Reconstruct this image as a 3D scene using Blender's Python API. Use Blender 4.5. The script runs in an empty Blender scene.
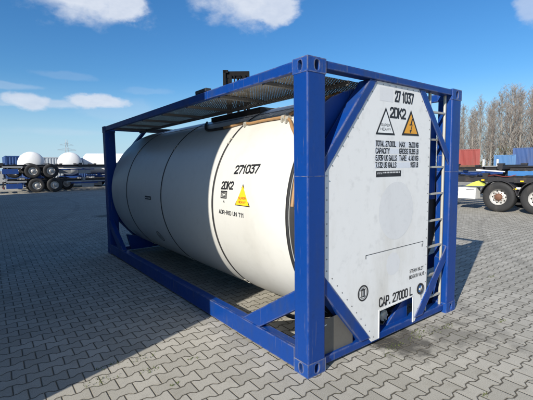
import bpy, bmesh, math, random
from mathutils import Vector, Matrix
random.seed(7)
PI = math.pi
sc = bpy.context.scene
C = sc.collection

# ---------------------------------------------------------------- camera
CAM = Vector((-2.0613, -2.1735, 1.7486))
YAW, PITCH, ROLL, FPX = 0.649305, -0.0869903, -0.0116477, 377.372
fw = Vector((math.sin(YAW)*math.cos(PITCH), math.cos(YAW)*math.cos(PITCH), math.sin(PITCH)))
rt = Vector((math.cos(YAW), -math.sin(YAW), 0)); up = rt.cross(fw)
rt2 = rt*math.cos(ROLL) + up*math.sin(ROLL); up2 = -rt*math.sin(ROLL) + up*math.cos(ROLL)
cd = bpy.data.cameras.new('camera'); cam = bpy.data.objects.new('camera', cd); C.objects.link(cam)
cam.matrix_world = Matrix(((rt2.x, up2.x, -fw.x, CAM.x), (rt2.y, up2.y, -fw.y, CAM.y), (rt2.z, up2.z, -fw.z, CAM.z), (0, 0, 0, 1)))
cd.sensor_width = 36; cd.lens = 36*FPX/533; cd.clip_start = 0.05; cd.clip_end = 3000
sc.camera = cam

# ---------------------------------------------------------------- light
SUN_EL = math.radians(27.9)
SUN_DIR = Vector((-0.944, -0.330, 0)).normalized()        # horizontal, towards the sun
sun_vec = Vector((SUN_DIR.x*math.cos(SUN_EL), SUN_DIR.y*math.cos(SUN_EL), math.sin(SUN_EL)))
sd = bpy.data.lights.new('sun', 'SUN'); sd.energy = 5.0; sd.angle = math.radians(0.5); sd.color = (1.0, 0.945, 0.855)
so = bpy.data.objects.new('sun', sd); C.objects.link(so)
so.rotation_euler = (-sun_vec).to_track_quat('-Z', 'Y').to_euler()
so.location = (-20, -8, 20)

SKY_STRENGTH = 0.080
w = bpy.data.worlds.new('World'); sc.world = w; w.use_nodes = True
nt = w.node_tree; nt.nodes.clear()
def N(t, **k):
    n = nt.nodes.new(t)
    for a, b in k.items(): setattr(n, a, b)
    return n
def lk(a, b): nt.links.new(a, b)
def M(op, a, b=None, c=None, clamp=False):
    n = nt.nodes.new('ShaderNodeMath'); n.operation = op; n.use_clamp = clamp
    for i, v in enumerate((a, b, c)):
        if v is None: continue
        if isinstance(v, (int, float)): n.inputs[i].default_value = v
        else: nt.links.new(v, n.inputs[i])
    return n.outputs[0]
def SS(v, a, b):                                            # smoothstep a -> b
    n = nt.nodes.new('ShaderNodeMapRange'); n.interpolation_type = 'SMOOTHSTEP'
    nt.links.new(v, n.inputs[0]); n.inputs[1].default_value = a; n.inputs[2].default_value = b
    return n.outputs[0]
sky = N('ShaderNodeTexSky'); sky.sky_type = 'NISHITA'; sky.sun_disc = False
sky.sun_elevation = SUN_EL; sky.sun_rotation = math.atan2(SUN_DIR.x, SUN_DIR.y)
sky.altitude = 0; sky.air_density = 1.2; sky.dust_density = 0.1; sky.ozone_density = 4.5
tc = N('ShaderNodeTexCoord')
def pix_dir(px, py):
    return (fw + rt2*((px-266.5)/FPX) - up2*((py-200)/FPX)).normalized()
def vdot(v, c):
    n = N('ShaderNodeVectorMath', operation='DOT_PRODUCT'); lk(v, n.inputs[0]); n.inputs[1].default_value = c
    return n.outputs['Value']
def noise_w(scale, detail, rough, stretch=(1, 1, 1)):
    mp = N('ShaderNodeMapping'); lk(tc.outputs['Generated'], mp.inputs[0]); mp.inputs['Scale'].default_value = stretch
    n = N('ShaderNodeTexNoise'); lk(mp.outputs[0], n.inputs['Vector']); n.inputs['Scale'].default_value = scale
    n.inputs['Detail'].default_value = detail; n.inputs['Roughness'].default_value = rough
    return n.outputs[0]
n1 = noise_w(9, 8, 0.58, (1, 1, 1.5)); n2 = noise_w(30, 6, 0.6, (1, 1, 2.0))
D = tc.outputs['Generated']
cover = None
# clouds by direction: (px, py, half-width, half-height, softness)
for (px, py, rx, ry, dens) in [(90, -4, 56, 26, 1.0), (125, 4, 22, 17, .9), (62, -8, 42, 20, .8), (244, -4, 54, 31, .95), (274, 6, 30, 18, .85), (532, 2, 14, 14, .5),
                         (34, 101, 20, 7, .8), (58, 104, 26, 5, .5), (92, 102, 28, 7, .85), (150, 91, 26, 4, .10), (70, 76, 26, 4, .10), (5, 85, 30, 3, .2), (3, 102, 16, 3, .3), (68, 132, 60, 4, .16), (120, 112, 40, 12, .12)]:
    c = pix_dir(px, py)
    ur = Vector((c.y, -c.x, 0)).normalized(); uv = ur.cross(c)
    if uv.z < 0: uv = -uv
    a = M('DIVIDE', vdot(D, ur), rx/FPX); b = M('DIVIDE', vdot(D, uv), ry/FPX)
    r2 = M('ADD', M('MULTIPLY', a, a), M('MULTIPLY', b, b))
    front = M('GREATER_THAN', vdot(D, c), 0.2)
    k = M('MULTIPLY', M('SUBTRACT', 1.0, M('SQRT', r2)), 1.0)
    wob = M('MULTIPLY', M('SUBTRACT', n1, 0.5), 2.1); wob2 = M('MULTIPLY', M('SUBTRACT', n2, 0.5), 0.7)
    k = M('ADD', k, M('ADD', wob, wob2))
    k = M('MULTIPLY', M('MULTIPLY', SS(k, -0.05, 1.0 if rx > 40 else .5), front), dens)
    k = M('MULTIPLY', k, SS(r2, 2.6, 1.2))
    cover = k if cover is None else M('MAXIMUM', cover, k)
# unseen broken cloud added behind the camera as neutral fill for the shade
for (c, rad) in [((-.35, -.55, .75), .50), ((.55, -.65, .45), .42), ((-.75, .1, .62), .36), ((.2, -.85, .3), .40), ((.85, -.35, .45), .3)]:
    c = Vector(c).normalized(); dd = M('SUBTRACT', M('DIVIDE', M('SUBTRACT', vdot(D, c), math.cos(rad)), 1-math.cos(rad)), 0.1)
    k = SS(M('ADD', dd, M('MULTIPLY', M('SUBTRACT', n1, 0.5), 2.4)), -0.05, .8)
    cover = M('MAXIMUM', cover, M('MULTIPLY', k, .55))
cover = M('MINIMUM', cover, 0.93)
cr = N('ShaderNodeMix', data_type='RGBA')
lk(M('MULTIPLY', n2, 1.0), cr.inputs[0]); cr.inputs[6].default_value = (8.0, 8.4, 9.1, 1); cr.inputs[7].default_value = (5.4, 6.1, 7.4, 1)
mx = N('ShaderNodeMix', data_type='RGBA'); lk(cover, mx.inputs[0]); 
hs = N('ShaderNodeHueSaturation'); hs.inputs['Saturation'].default_value = 1.2; lk(sky.outputs[0], hs.inputs['Color'])
hz = N('ShaderNodeSeparateXYZ'); lk(D, hz.inputs[0])
hm = N('ShaderNodeMix', data_type='RGBA'); lk(M('MULTIPLY', SS(hz.outputs[2], 0.22, -0.03), 0.88), hm.inputs[0]); tn = N('ShaderNodeMix', data_type='RGBA'); tn.blend_type = 'MULTIPLY'; tn.inputs[0].default_value = 1.0; lk(hs.outputs[0], tn.inputs[6]); tn.inputs[7].default_value = (0.82, 1.05, 1.22, 1)
lk(tn.outputs[2], hm.inputs[6]); hm.inputs[7].default_value = (4.6, 6.5, 8.4, 1)
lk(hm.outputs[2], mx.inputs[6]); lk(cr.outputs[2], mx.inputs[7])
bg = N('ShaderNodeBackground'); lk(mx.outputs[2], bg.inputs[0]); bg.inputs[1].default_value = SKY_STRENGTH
wo = N('ShaderNodeOutputWorld'); lk(bg.outputs[0], wo.inputs[0])

sc.view_settings.view_transform = 'Standard'; sc.view_settings.look = 'None'
sc.view_settings.exposure = 0.42; sc.view_settings.gamma = 1.0; sc.view_settings.use_curve_mapping = False

# ---------------------------------------------------------------- materials
def new_mat(name):
    global nt
    m = bpy.data.materials.new(name); m.use_nodes = True; nt = m.node_tree
    return m, nt.nodes['Principled BSDF']
def tex(scale, detail=5, rough=0.6, stretch=(1, 1, 1), kind='Object'):
    t = nt.nodes.new('ShaderNodeTexCoord'); mp = nt.nodes.new('ShaderNodeMapping'); nt.links.new(t.outputs[kind], mp.inputs[0])
    mp.inputs['Scale'].default_value = stretch
    n = nt.nodes.new('ShaderNodeTexNoise'); nt.links.new(mp.outputs[0], n.inputs['Vector'])
    n.inputs['Scale'].default_value = scale; n.inputs['Detail'].default_value = detail; n.inputs['Roughness'].default_value = rough
    return n.outputs[0]
def mix(f, a, b):
    n = nt.nodes.new('ShaderNodeMix'); n.data_type = 'RGBA'
    if isinstance(f, (int, float)): n.inputs[0].default_value = f
    else: nt.links.new(f, n.inputs[0])
    for i, v in ((6, a), (7, b)):
        if isinstance(v, tuple): n.inputs[i].default_value = (*v, 1)
        else: nt.links.new(v, n.inputs[i])
    return n.outputs[2]
def bump(h, dist, strength=1.0, bs=None):
    n = nt.nodes.new('ShaderNodeBump'); n.inputs['Distance'].default_value = dist; n.inputs['Strength'].default_value = strength
    nt.links.new(h, n.inputs['Height']); nt.links.new(n.outputs[0], bs.inputs['Normal'])
def paint(name, col, rough=0.45, dirt=(0.08, 0.07, 0.05), amount=0.25, metallic=0.0, chips=None, bmp=0.0, scale=3.0, streak=True, spec=0.5, edge=0):
    m, bs = new_mat(name)
    base = col
    d = SS(tex(scale, 8, 0.65, (1, 1, 0.35) if streak else (1, 1, 1)), 0.48, 0.8)
    out = mix(M('MULTIPLY', d, amount), base, dirt)
    v = tex(scale*8, 4, 0.6)
    out = mix(M('MULTIPLY', SS(v, 0.5, 0.8), amount*0.6), out, tuple(c*0.6 for c in col))
    if chips:
        c = SS(tex(13, 10, 0.78, (1, 1, 0.4)), 0.662, 0.685)
        out = mix(M('MULTIPLY', c, 0.85), out, chips)
    if edge:
        bv = nt.nodes.new('ShaderNodeBevel'); bv.samples = 4; bv.inputs['Radius'].default_value = 0.024
        gn = nt.nodes.new('ShaderNodeNewGeometry'); dt = nt.nodes.new('ShaderNodeVectorMath'); dt.operation = 'DOT_PRODUCT'
        nt.links.new(bv.outputs[0], dt.inputs[0]); nt.links.new(gn.outputs['Normal'], dt.inputs[1])
        ew = SS(M('SUBTRACT', 1.0, dt.outputs['Value']), 0.03, 0.22)
        out = mix(M('MULTIPLY', M('MULTIPLY', ew, SS(tex(7, 6, 0.75, (1, 1, .6)), 0.40, 0.58)), edge), out, (0.24, 0.225, 0.205))
        ln = SS(tex(6, 5, 0.7, (6, 6, .25)), 0.60, 0.66)
        out = mix(M('MULTIPLY', M('MULTIPLY', ln, SS(tex(2.2, 3), .42, .6)), .6), out, (0.14, 0.14, 0.16))
    nt.links.new(out, bs.inputs['Base Color'])
    r = M('ADD', M('MULTIPLY', tex(scale*2, 4), 0.25), rough-0.12)
    nt.links.new(r, bs.inputs['Roughness']); bs.inputs['Metallic'].default_value = metallic
    bs.inputs['Specular IOR Level'].default_value = spec
    if bmp: bump(tex(scale*1.5, 3, 0.5), bmp, 1.0, bs)
    return m
MT = {}
MT['blue'] = paint('blue_paint', (0.002, 0.040, 0.215), 0.42, (0.035, 0.05, 0.08), 0.6, chips=(0.16, 0.12, 0.10), bmp=0.003, spec=.32, edge=.85)
MT['worn_blue'] = paint('worn_blue_paint', (0.006, 0.052, 0.24), 0.5, (0.12, 0.115, 0.11), 0.45, chips=(0.22, 0.13, 0.08), bmp=0.006, scale=9, spec=.35, edge=1.0)
MT['panel'] = paint('white_panel_paint', (0.73, 0.73, 0.715), 0.5, (0.46, 0.43, 0.36), 0.55, bmp=0.0015, scale=1.6, chips=(0.50, 0.49, 0.46))
MT['tank'] = paint('white_tank_paint', (0.585, 0.58, 0.54), 0.36, (0.42, 0.39, 0.33), 0.32, bmp=0.004, scale=0.9)
MT['grey_patch'] = paint('grey_overpaint', (0.655, 0.66, 0.66), 0.55, (0.42, 0.42, 0.42), 0.3)
MT['faint_patch'] = paint('faint_overpaint', (0.66, 0.665, 0.67), 0.5, (0.5, 0.5, 0.5), 0.3)
MT['cool_patch'] = paint('cool_patch_paint', (0.62, 0.65, 0.70), 0.5, (0.5, 0.5, 0.5), 0.3)
MT['black'] = paint('black_lettering', (0.012, 0.012, 0.014), 0.5, (0.10, 0.10, 0.10), 0.3)
MT['rubber'] = paint('black_rubber', (0.02, 0.02, 0.021), 0.75, (0.09, 0.08, 0.07), 0.5)
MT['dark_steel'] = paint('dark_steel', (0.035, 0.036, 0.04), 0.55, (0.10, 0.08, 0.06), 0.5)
MT['steel'] = paint('stainless_steel', (0.47, 0.45, 0.39), 0.45, (0.25, 0.22, 0.17), 0.4, metallic=0.35)
MT['grey_plate'] = paint('dull_metal_plate', (0.145, 0.138, 0.122), 0.5, (0.11, 0.10, 0.085), 0.5, metallic=0.35, scale=5)
MT['yellow'] = paint('yellow_sign', (0.80, 0.50, 0.02), 0.45, (0.5, 0.3, 0.05), 0.2)
MT['orange'] = paint('orange_sign', (0.72, 0.33, 0.02), 0.45, (0.4, 0.2, 0.05), 0.2)
MT['sign_white'] = paint('white_sign', (0.75, 0.76, 0.75), 0.45, (0.5, 0.5, 0.5), 0.2)
MT['red_ink'] = paint('red_ink', (0.45, 0.06, 0.03), 0.5, amount=0.1)
MT['hose'] = paint('tan_hose', (0.33, 0.19, 0.085), 0.6, (0.10, 0.07, 0.04), 0.7, scale=14)
MT['silver'] = paint('silver_rim', (0.50, 0.49, 0.47), 0.5, (0.20, 0.15, 0.11), 0.7, metallic=0.25, scale=8)
MT['rust'] = paint('rusty_hub', (0.16, 0.075, 0.045), 0.75, (0.06, 0.04, 0.03), 0.6, scale=12)
MT['chassis'] = paint('chassis_paint', (0.022, 0.022, 0.026), 0.55, (0.12, 0.085, 0.06), 0.75, scale=4)
MT['chassis_grey'] = paint('chassis_grey', (0.27, 0.28, 0.29), 0.55, (0.12, 0.1, 0.08), 0.5, scale=4)
MT['chassis_blue'] = paint('chassis_blue', (0.012, 0.055, 0.23), 0.5, (0.07, 0.06, 0.06), 0.5, scale=4)
MT['light_blue'] = paint('light_blue_paint', (0.04, 0.17, 0.42), 0.5, (0.07, 0.06, 0.06), 0.4, scale=3)
MT['hivis'] = paint('yellow_green_sheet', (0.55, 0.62, 0.10), 0.7, (0.3, 0.3, 0.1), 0.3)
MT['far_white'] = paint('white_vessel', (0.74, 0.74, 0.73), 0.45, (0.45, 0.43, 0.40), 0.3)
MT['c_red'] = paint('red_container_paint', (0.24, 0.035, 0.028), 0.55, (0.12, 0.05, 0.04), 0.4, scale=1)
MT['c_blue'] = paint('blue_container_paint', (0.02, 0.065, 0.20), 0.55, (0.06, 0.05, 0.05), 0.4, scale=1)
MT['c_sky'] = paint('pale_blue_container_paint', (0.05, 0.15, 0.32), 0.55, (0.08, 0.08, 0.08), 0.35, scale=1)
MT['c_grey'] = paint('grey_container_paint', (0.34, 0.37, 0.40), 0.55, (0.2, 0.18, 0.16), 0.4, scale=1)
MT['shed'] = paint('shed_cladding', (0.16, 0.17, 0.19), 0.5, (0.1, 0.1, 0.1), 0.3, scale=1)
MT['black_metal'] = paint('black_metal', (0.006, 0.006, 0.007), 0.6, (0.012, 0.012, 0.012), 0.3, spec=.12)
MT['lamp_red'] = paint('red_lens', (0.4, 0.02, 0.015), 0.3, amount=0.1)
MT['glass'] = paint('dark_glass', (0.03, 0.04, 0.05), 0.12, amount=0.1)
MT['bark'] = paint('grey_bark', (0.28, 0.26, 0.23), 0.85, (0.07, 0.08, 0.05), 0.6, scale=2)
MT['twig'] = paint('catkin_twigs', (0.27, 0.22, 0.19), 0.85, (0.10, 0.10, 0.07), 0.5, scale=0.6)
MT['pale_twig'] = paint('pale_bare_twigs', (0.34, 0.31, 0.275), 0.85, (0.12, 0.12, 0.09), 0.5, scale=0.6)
MT['hedge'] = paint('olive_undergrowth', (0.12, 0.115, 0.035), 0.8, (0.06, 0.05, 0.02), 0.6, scale=0.6)
MT['weed'] = paint('joint_moss', (0.085, 0.11, 0.025), 0.9, (0.16, 0.12, 0.05), 0.7, scale=12)
MT['galv'] = paint('galvanised_steel', (0.20, 0.195, 0.185), 0.55, (0.2, 0.2, 0.2), 0.4, metallic=0.3)

# perforated walkway plate: real holes through the sheet
def grating_mat():
    m, bs = new_mat('perforated_plate')
    g = nt.nodes.new('ShaderNodeNewGeometry'); s = nt.nodes.new('ShaderNodeSeparateXYZ'); nt.links.new(g.outputs['Position'], s.inputs[0])
    def ax(o, p, off=0.0): return M('SUBTRACT', M('FRACT', M('ADD', M('DIVIDE', o, p), off)), 0.5)
    jit = M('MULTIPLY', M('SUBTRACT', tex(38, 2), 0.5), 0.030); SX = M('ADD', s.outputs[0], jit); SY = M('ADD', s.outputs[1], M('MULTIPLY', M('SUBTRACT', tex(31, 2, .5, (1, 1.2, 1)), 0.5), 0.030))
    row = M('FLOOR', M('DIVIDE', SY, 0.022))
    u = M('SUBTRACT', M('FRACT', M('ADD', M('DIVIDE', SX, 0.032), M('MULTIPLY', row, 0.5))), 0.5)
    v = ax(SY, 0.022)
    r2 = M('ADD', M('MULTIPLY', M('MULTIPLY', u, u), 1.96), M('MULTIPLY', v, v))
    solid = SS(r2, 0.016, 0.026)
    nt.links.new(solid, bs.inputs['Alpha'])
    nt.links.new(mix(SS(r2, 0.05, 0.16), (0.05, 0.047, 0.04), mix(SS(tex(5, 5), .4, .65), (0.27, 0.245, 0.21), (0.15, 0.135, 0.115))), bs.inputs['Base Color']); bs.inputs['Roughness'].default_value = 0.5; bs.inputs['Metallic'].default_value = 0.3
    bump(r2, 0.004, 1.0, bs)
    return m
MT['grating'] = grating_mat()

# bone-shaped concrete block paving
def paving_mat():
    m, bs = new_mat('bone_block_paving')
    L_, H_, A_ = 0.197, 0.138, 0.100
    g = nt.nodes.new('ShaderNodeNewGeometry'); s = nt.nodes.new('ShaderNodeSeparateXYZ'); nt.links.new(g.outputs['Position'], s.inputs[0])
    def pn(scale, detail=3, rough=0.5):
        n = nt.nodes.new('ShaderNodeTexNoise'); nt.links.new(g.outputs['Position'], n.inputs['Vector'])
        n.inputs['Scale'].default_value = scale; n.inputs['Detail'].default_value = detail; n.inputs['Roughness'].default_value = rough
        return n.outputs[0]
    th = math.radians(-1.0)
    X = M('ADD', M('MULTIPLY', s.outputs[0], math.cos(th)), M('MULTIPLY', s.outputs[1], math.sin(th)))
    Y = M('SUBTRACT', M('MULTIPLY', s.outputs[1], math.cos(th)), M('MULTIPLY', s.outputs[0], math.sin(th)))
    X = M('ADD', X, M('MULTIPLY', M('SUBTRACT', pn(1.3, 2), 0.5), 0.035)); Y = M('ADD', Y, M('MULTIPLY', M('SUBTRACT', pn(1.1, 2), 0.5), 0.035))
    X = M('ADD', X, M('MULTIPLY', M('SUBTRACT', pn(45, 2), 0.5), 0.004)); Y = M('ADD', Y, M('MULTIPLY', M('SUBTRACT', pn(50, 2), 0.5), 0.004))
    u = M('DIVIDE', X, L_); v = M('DIVIDE', Y, H_)
    tri = M('SUBTRACT', M('MULTIPLY', M('ABSOLUTE', M('SUBTRACT', M('FRACT', u), 0.5)), 4.0), 1.0)
    wv = M('MULTIPLY', tri, 3.0); wv = M('MAXIMUM', M('MINIMUM', wv, 1.0), -1.0)
    k0 = M('ROUND', v)
    par = M('FRACT', M('ADD', M('DIVIDE', k0, 2.0), 0.0001))            # 0 or .5
    sg = M('SUBTRACT', 1.0, M('MULTIPLY', M('GREATER_THAN', par, 0.25), 2.0))
    vb = M('ADD', k0, M('MULTIPLY', M('MULTIPLY', sg, A_), wv))
    above = M('GREATER_THAN', v, vb)
    row = M('ADD', M('SUBTRACT', k0, 1.0), above)
    d1 = M('MULTIPLY', M('ABSOLUTE', M('SUBTRACT', v, vb)), H_*0.88)
    rpar = M('GREATER_THAN', M('FRACT', M('ADD', M('DIVIDE', row, 2.0), 0.0001)), 0.25)
    uj = M('ADD', u, M('MULTIPLY', M('SUBTRACT', 1.0, rpar), 0.5))
    fu = M('FRACT', uj)
    d2 = M('MULTIPLY', M('MINIMUM', fu, M('SUBTRACT', 1.0, fu)), L_)
    d = M('MINIMUM', d1, d2)
    cb = nt.nodes.new('ShaderNodeCombineXYZ'); nt.links.new(M('FLOOR', uj), cb.inputs[0]); nt.links.new(row, cb.inputs[1])
    wn = nt.nodes.new('ShaderNodeTexWhiteNoise'); wn.noise_dimensions = '2D'; nt.links.new(cb.outputs[0], wn.inputs['Vector'])
    big = pn(0.35, 6, 0.6); mid = pn(4.5, 6, 0.65); fine = pn(140, 4, 0.8); blot = pn(17, 4, 0.6)
    c = mix(wn.outputs[0], (0.325, 0.308, 0.262), (0.465, 0.440, 0.380))
    c = mix(M('MULTIPLY', SS(big, 0.38, 0.7), 0.45), c, (0.28, 0.262, 0.215))
    c = mix(M('MULTIPLY', SS(mid, 0.50, 0.78), 0.5), c, (0.235, 0.213, 0.165))
    c = mix(M('MULTIPLY', SS(blot, 0.6, 0.8), 0.30), c, (0.42, 0.40, 0.36))
    c = mix(M('MULTIPLY', SS(fine, 0.50, 0.62), 0.40), c, (0.15, 0.135, 0.105))
    # oil stains below the outlet; dark core also paints the shadow under the sill
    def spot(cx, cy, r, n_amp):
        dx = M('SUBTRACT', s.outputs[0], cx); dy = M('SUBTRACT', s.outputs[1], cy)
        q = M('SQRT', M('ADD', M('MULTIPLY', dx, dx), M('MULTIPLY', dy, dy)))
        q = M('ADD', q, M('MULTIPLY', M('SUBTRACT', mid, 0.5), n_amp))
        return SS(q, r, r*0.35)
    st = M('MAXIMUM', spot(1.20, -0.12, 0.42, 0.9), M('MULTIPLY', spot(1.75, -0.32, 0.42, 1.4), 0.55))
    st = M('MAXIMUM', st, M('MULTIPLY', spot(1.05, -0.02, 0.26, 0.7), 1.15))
    st = M('MAXIMUM', st, M('MULTIPLY', spot(1.6, 12.6, 0.55, 1.5), 0.8))
    c = mix(M('MULTIPLY', SS(fine, 0.50, 0.38), 0.35), c, (0.55, 0.52, 0.45))
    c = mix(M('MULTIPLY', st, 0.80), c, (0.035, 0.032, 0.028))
    def arc(cx, cy, R_, w_, a_):
        dx = M('SUBTRACT', s.outputs[0], cx); dy = M('SUBTRACT', s.outputs[1], cy)
        q = M('ABSOLUTE', M('SUBTRACT', M('SQRT', M('ADD', M('MULTIPLY', dx, dx), M('MULTIPLY', dy, dy))), R_))
        return M('MULTIPLY', M('MULTIPLY', SS(q, w_, w_*.5), SS(pn(2.2, 5, 0.7), .38, .6)), a_)
    ty = M('MAXIMUM', arc(14, -9, 14.5, .13, .32), arc(14, -9, 12.6, .13, .26)); ty = M('MAXIMUM', ty, M('MAXIMUM', arc(-22, 22, 24.0, .14, .3), arc(-22, 22, 25.9, .14, .25)))
    ty = M('MAXIMUM', ty, M('MULTIPLY', SS(pn(0.9, 6, 0.7), .60, .72), .35))
    c = mix(ty, c, (0.10, 0.095, 0.085))
    jw = M('ADD', 0.0009, M('MULTIPLY', pn(3.4, 4, 0.7), 0.0036))
    j = M('SUBTRACT', 1.0, SS(M('SUBTRACT', d, jw), -0.0006, 0.0022))
    moss = SS(pn(1.6, 5, 0.7), 0.60, 0.70)
    jc = mix(moss, (0.095, 0.083, 0.062), (0.085, 0.095, 0.035))
    edge = M('SUBTRACT', 1.0, SS(d, 0.003, 0.013))
    c = mix(M('MULTIPLY', edge, 0.35), c, (0.13, 0.115, 0.085))
    c = mix(j, c, jc)
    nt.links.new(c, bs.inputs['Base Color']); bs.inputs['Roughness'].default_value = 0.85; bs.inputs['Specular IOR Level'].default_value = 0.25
    tilt = M('MULTIPLY', M('SUBTRACT', wn.outputs[0], 0.5), 0.0016)
    h = M('ADD', M('MULTIPLY', SS(d, 0.0015, 0.0075), 0.0052), tilt)
    h = M('ADD', h, M('MULTIPLY', fine, 0.0011)); h = M('ADD', h, M('MULTIPLY', mid, 0.002))
    b = nt.nodes.new('ShaderNodeBump'); b.inputs['Distance'].default_value = 1.0; b.inputs['Strength'].default_value = 0.9
    nt.links.new(h, b.inputs['Height']); nt.links.new(b.outputs[0], bs.inputs['Normal'])
    return m
MT['paving'] = paving_mat()

# ---------------------------------------------------------------- mesh helpers
class MB:
    def __init__(s): s.v = []; s.f = []; s.m = []; s.sm = []
    def add(s, vs, fs, mi=0, smooth=False):
        o = len(s.v); s.v += [tuple(x) for x in vs]
        for f in fs: s.f.append(tuple(i+o for i in f)); s.m.append(mi); s.sm.append(smooth)
        return s
    def box(s, x0, x1, y0, y1, z0, z1, mi=0):
        v = [(x, y, z) for z in (z0, z1) for y in (y0, y1) for x in (x0, x1)]
        return s.add(v, [(0, 2, 3, 1), (4, 5, 7, 6), (0, 1, 5, 4), (2, 6, 7, 3), (0, 4, 6, 2), (1, 3, 7, 5)], mi)
    def prism(s, poly, axis, a, b, mi=0):
        # poly in the two remaining axes; extruded along axis from a to b
        def P(q, t):
            return {'x': (t, q[0], q[1]), 'y': (q[0], t, q[1]), 'z': (q[0], q[1], t)}[axis]
        n = len(poly); v = [P(q, a) for q in poly]+[P(q, b) for q in poly]
        return s.add(v, [tuple(range(n)), tuple(range(2*n-1, n-1, -1))]+[(i, i+n, (i+1) % n+n, (i+1) % n) for i in range(n)], mi)
    def tube(s, pts, r, n=8, mi=0, cap=True, r2=None, smooth=True):
        pts = [Vector(p) for p in pts]; k = len(pts); vs = []
        pn = None
        for i, p in enumerate(pts):
            d = (pts[min(i+1, k-1)]-pts[max(i-1, 0)]).normalized()
            a = pn if pn is not None else (Vector((0, 0, 1)) if abs(d.z) < 0.9 else Vector((1, 0, 0)))
            e1 = (a-d*a.dot(d)).normalized(); pn = e1; e2 = d.cross(e1)
            rr = r if r2 is None else r+(r2-r)*i/(k-1)
            vs += [p+(e1*math.cos(t*2*PI/n)+e2*math.sin(t*2*PI/n))*rr for t in range(n)]
        fs = [(i*n+t, i*n+(t+1) % n, (i+1)*n+(t+1) % n, (i+1)*n+t) for i in range(k-1) for t in range(n)]
        s.add(vs, fs, mi, smooth)
        if cap: s.add(vs[:n], [tuple(range(n-1, -1, -1))], mi); s.add(vs[-n:], [tuple(range(n))], mi)
        return s
    def lathe(s, prof, c, axis='y', n=64, mi=0, smooth=True, a0=0, a1=2*PI):
        # prof: (along axis, radius)
        c = Vector(c); vs = []; full = abs(a1-a0-2*PI) < 1e-6; m_ = n if full else n+1
        for (t, r) in prof:
            for i in range(m_):
                a = a0+(a1-a0)*i/n; p = r*math.cos(a); q = r*math.sin(a)
                vs.append(c+Vector({'y': (p, t, q), 'x': (t, p, q), 'z': (p, q, t)}[axis]))
        fs = [(k*m_+i, k*m_+(i+1) % m_, (k+1)*m_+(i+1) % m_, (k+1)*m_+i) for k in range(len(prof)-1) for i in range(n)]
        return s.add(vs, fs, mi, smooth)
    def build(s, name, mats, parent=None, bevel=0, loc=None, recalc=True):
        me = bpy.data.meshes.new(name); me.from_pydata(s.v, [], s.f)
        if not isinstance(mats, (list, tuple)): mats = [mats]
        for m in mats: me.materials.append(MT[m] if isinstance(m, str) else m)
        me.polygons.foreach_set('material_index', s.m); me.polygons.foreach_set('use_smooth', s.sm)
        if recalc:
            b = bmesh.new(); b.from_mesh(me); bmesh.ops.recalc_face_normals(b, faces=b.faces); b.to_mesh(me); b.free()
        o = bpy.data.objects.new(name, me); C.objects.link(o)
        if parent: o.parent = parent
        if loc: o.location = loc
        if bevel:
            md = o.modifiers.new('bevel', 'BEVEL'); md.width = bevel; md.segments = 2; md.limit_method = 'ANGLE'; md.angle_limit = math.radians(40)
        return o
def thing(name, label, cat, loc=(0, 0, 0), rz=0, group=None):
    o = bpy.data.objects.new(name, None); C.objects.link(o); o.location = loc; o.rotation_euler = (0, 0, rz)
    o['label'] = label; o['category'] = cat
    if group: o['group'] = group
    return o
def tag(o, label, cat, group=None):
    o['label'] = label; o['category'] = cat
    if group: o['group'] = group
    return o
def kids(o): return [x for x in bpy.data.objects if x.parent == o]
def copy_tree(o, loc=None, label=None, rz=None, parent=None, group=None):
    c = o.copy(); C.objects.link(c)
    if parent: c.parent = parent
    for ch in kids(o): copy_tree(ch, parent=c)
    if loc is not None: c.location = loc
    if rz is not None: c.rotation_euler = (0, 0, rz)
    if label: c['label'] = label
    if group: c['group'] = group
    return c
# flat shapes placed on the end panel (u -> x, v -> z) or wrapped on the tank (u -> -y, v -> arc length)
PY = 0.030
TC, TZ, TR = 1.219, 1.31, 1.20
def on_panel(u, v, lift=0.0015): return (u, PY-lift, v)
def on_tank(u, v, lift=0.0025):
    a = v/TR; r = TR+lift
    return (TC-r*math.cos(a), u, TZ+r*math.sin(a))
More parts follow.
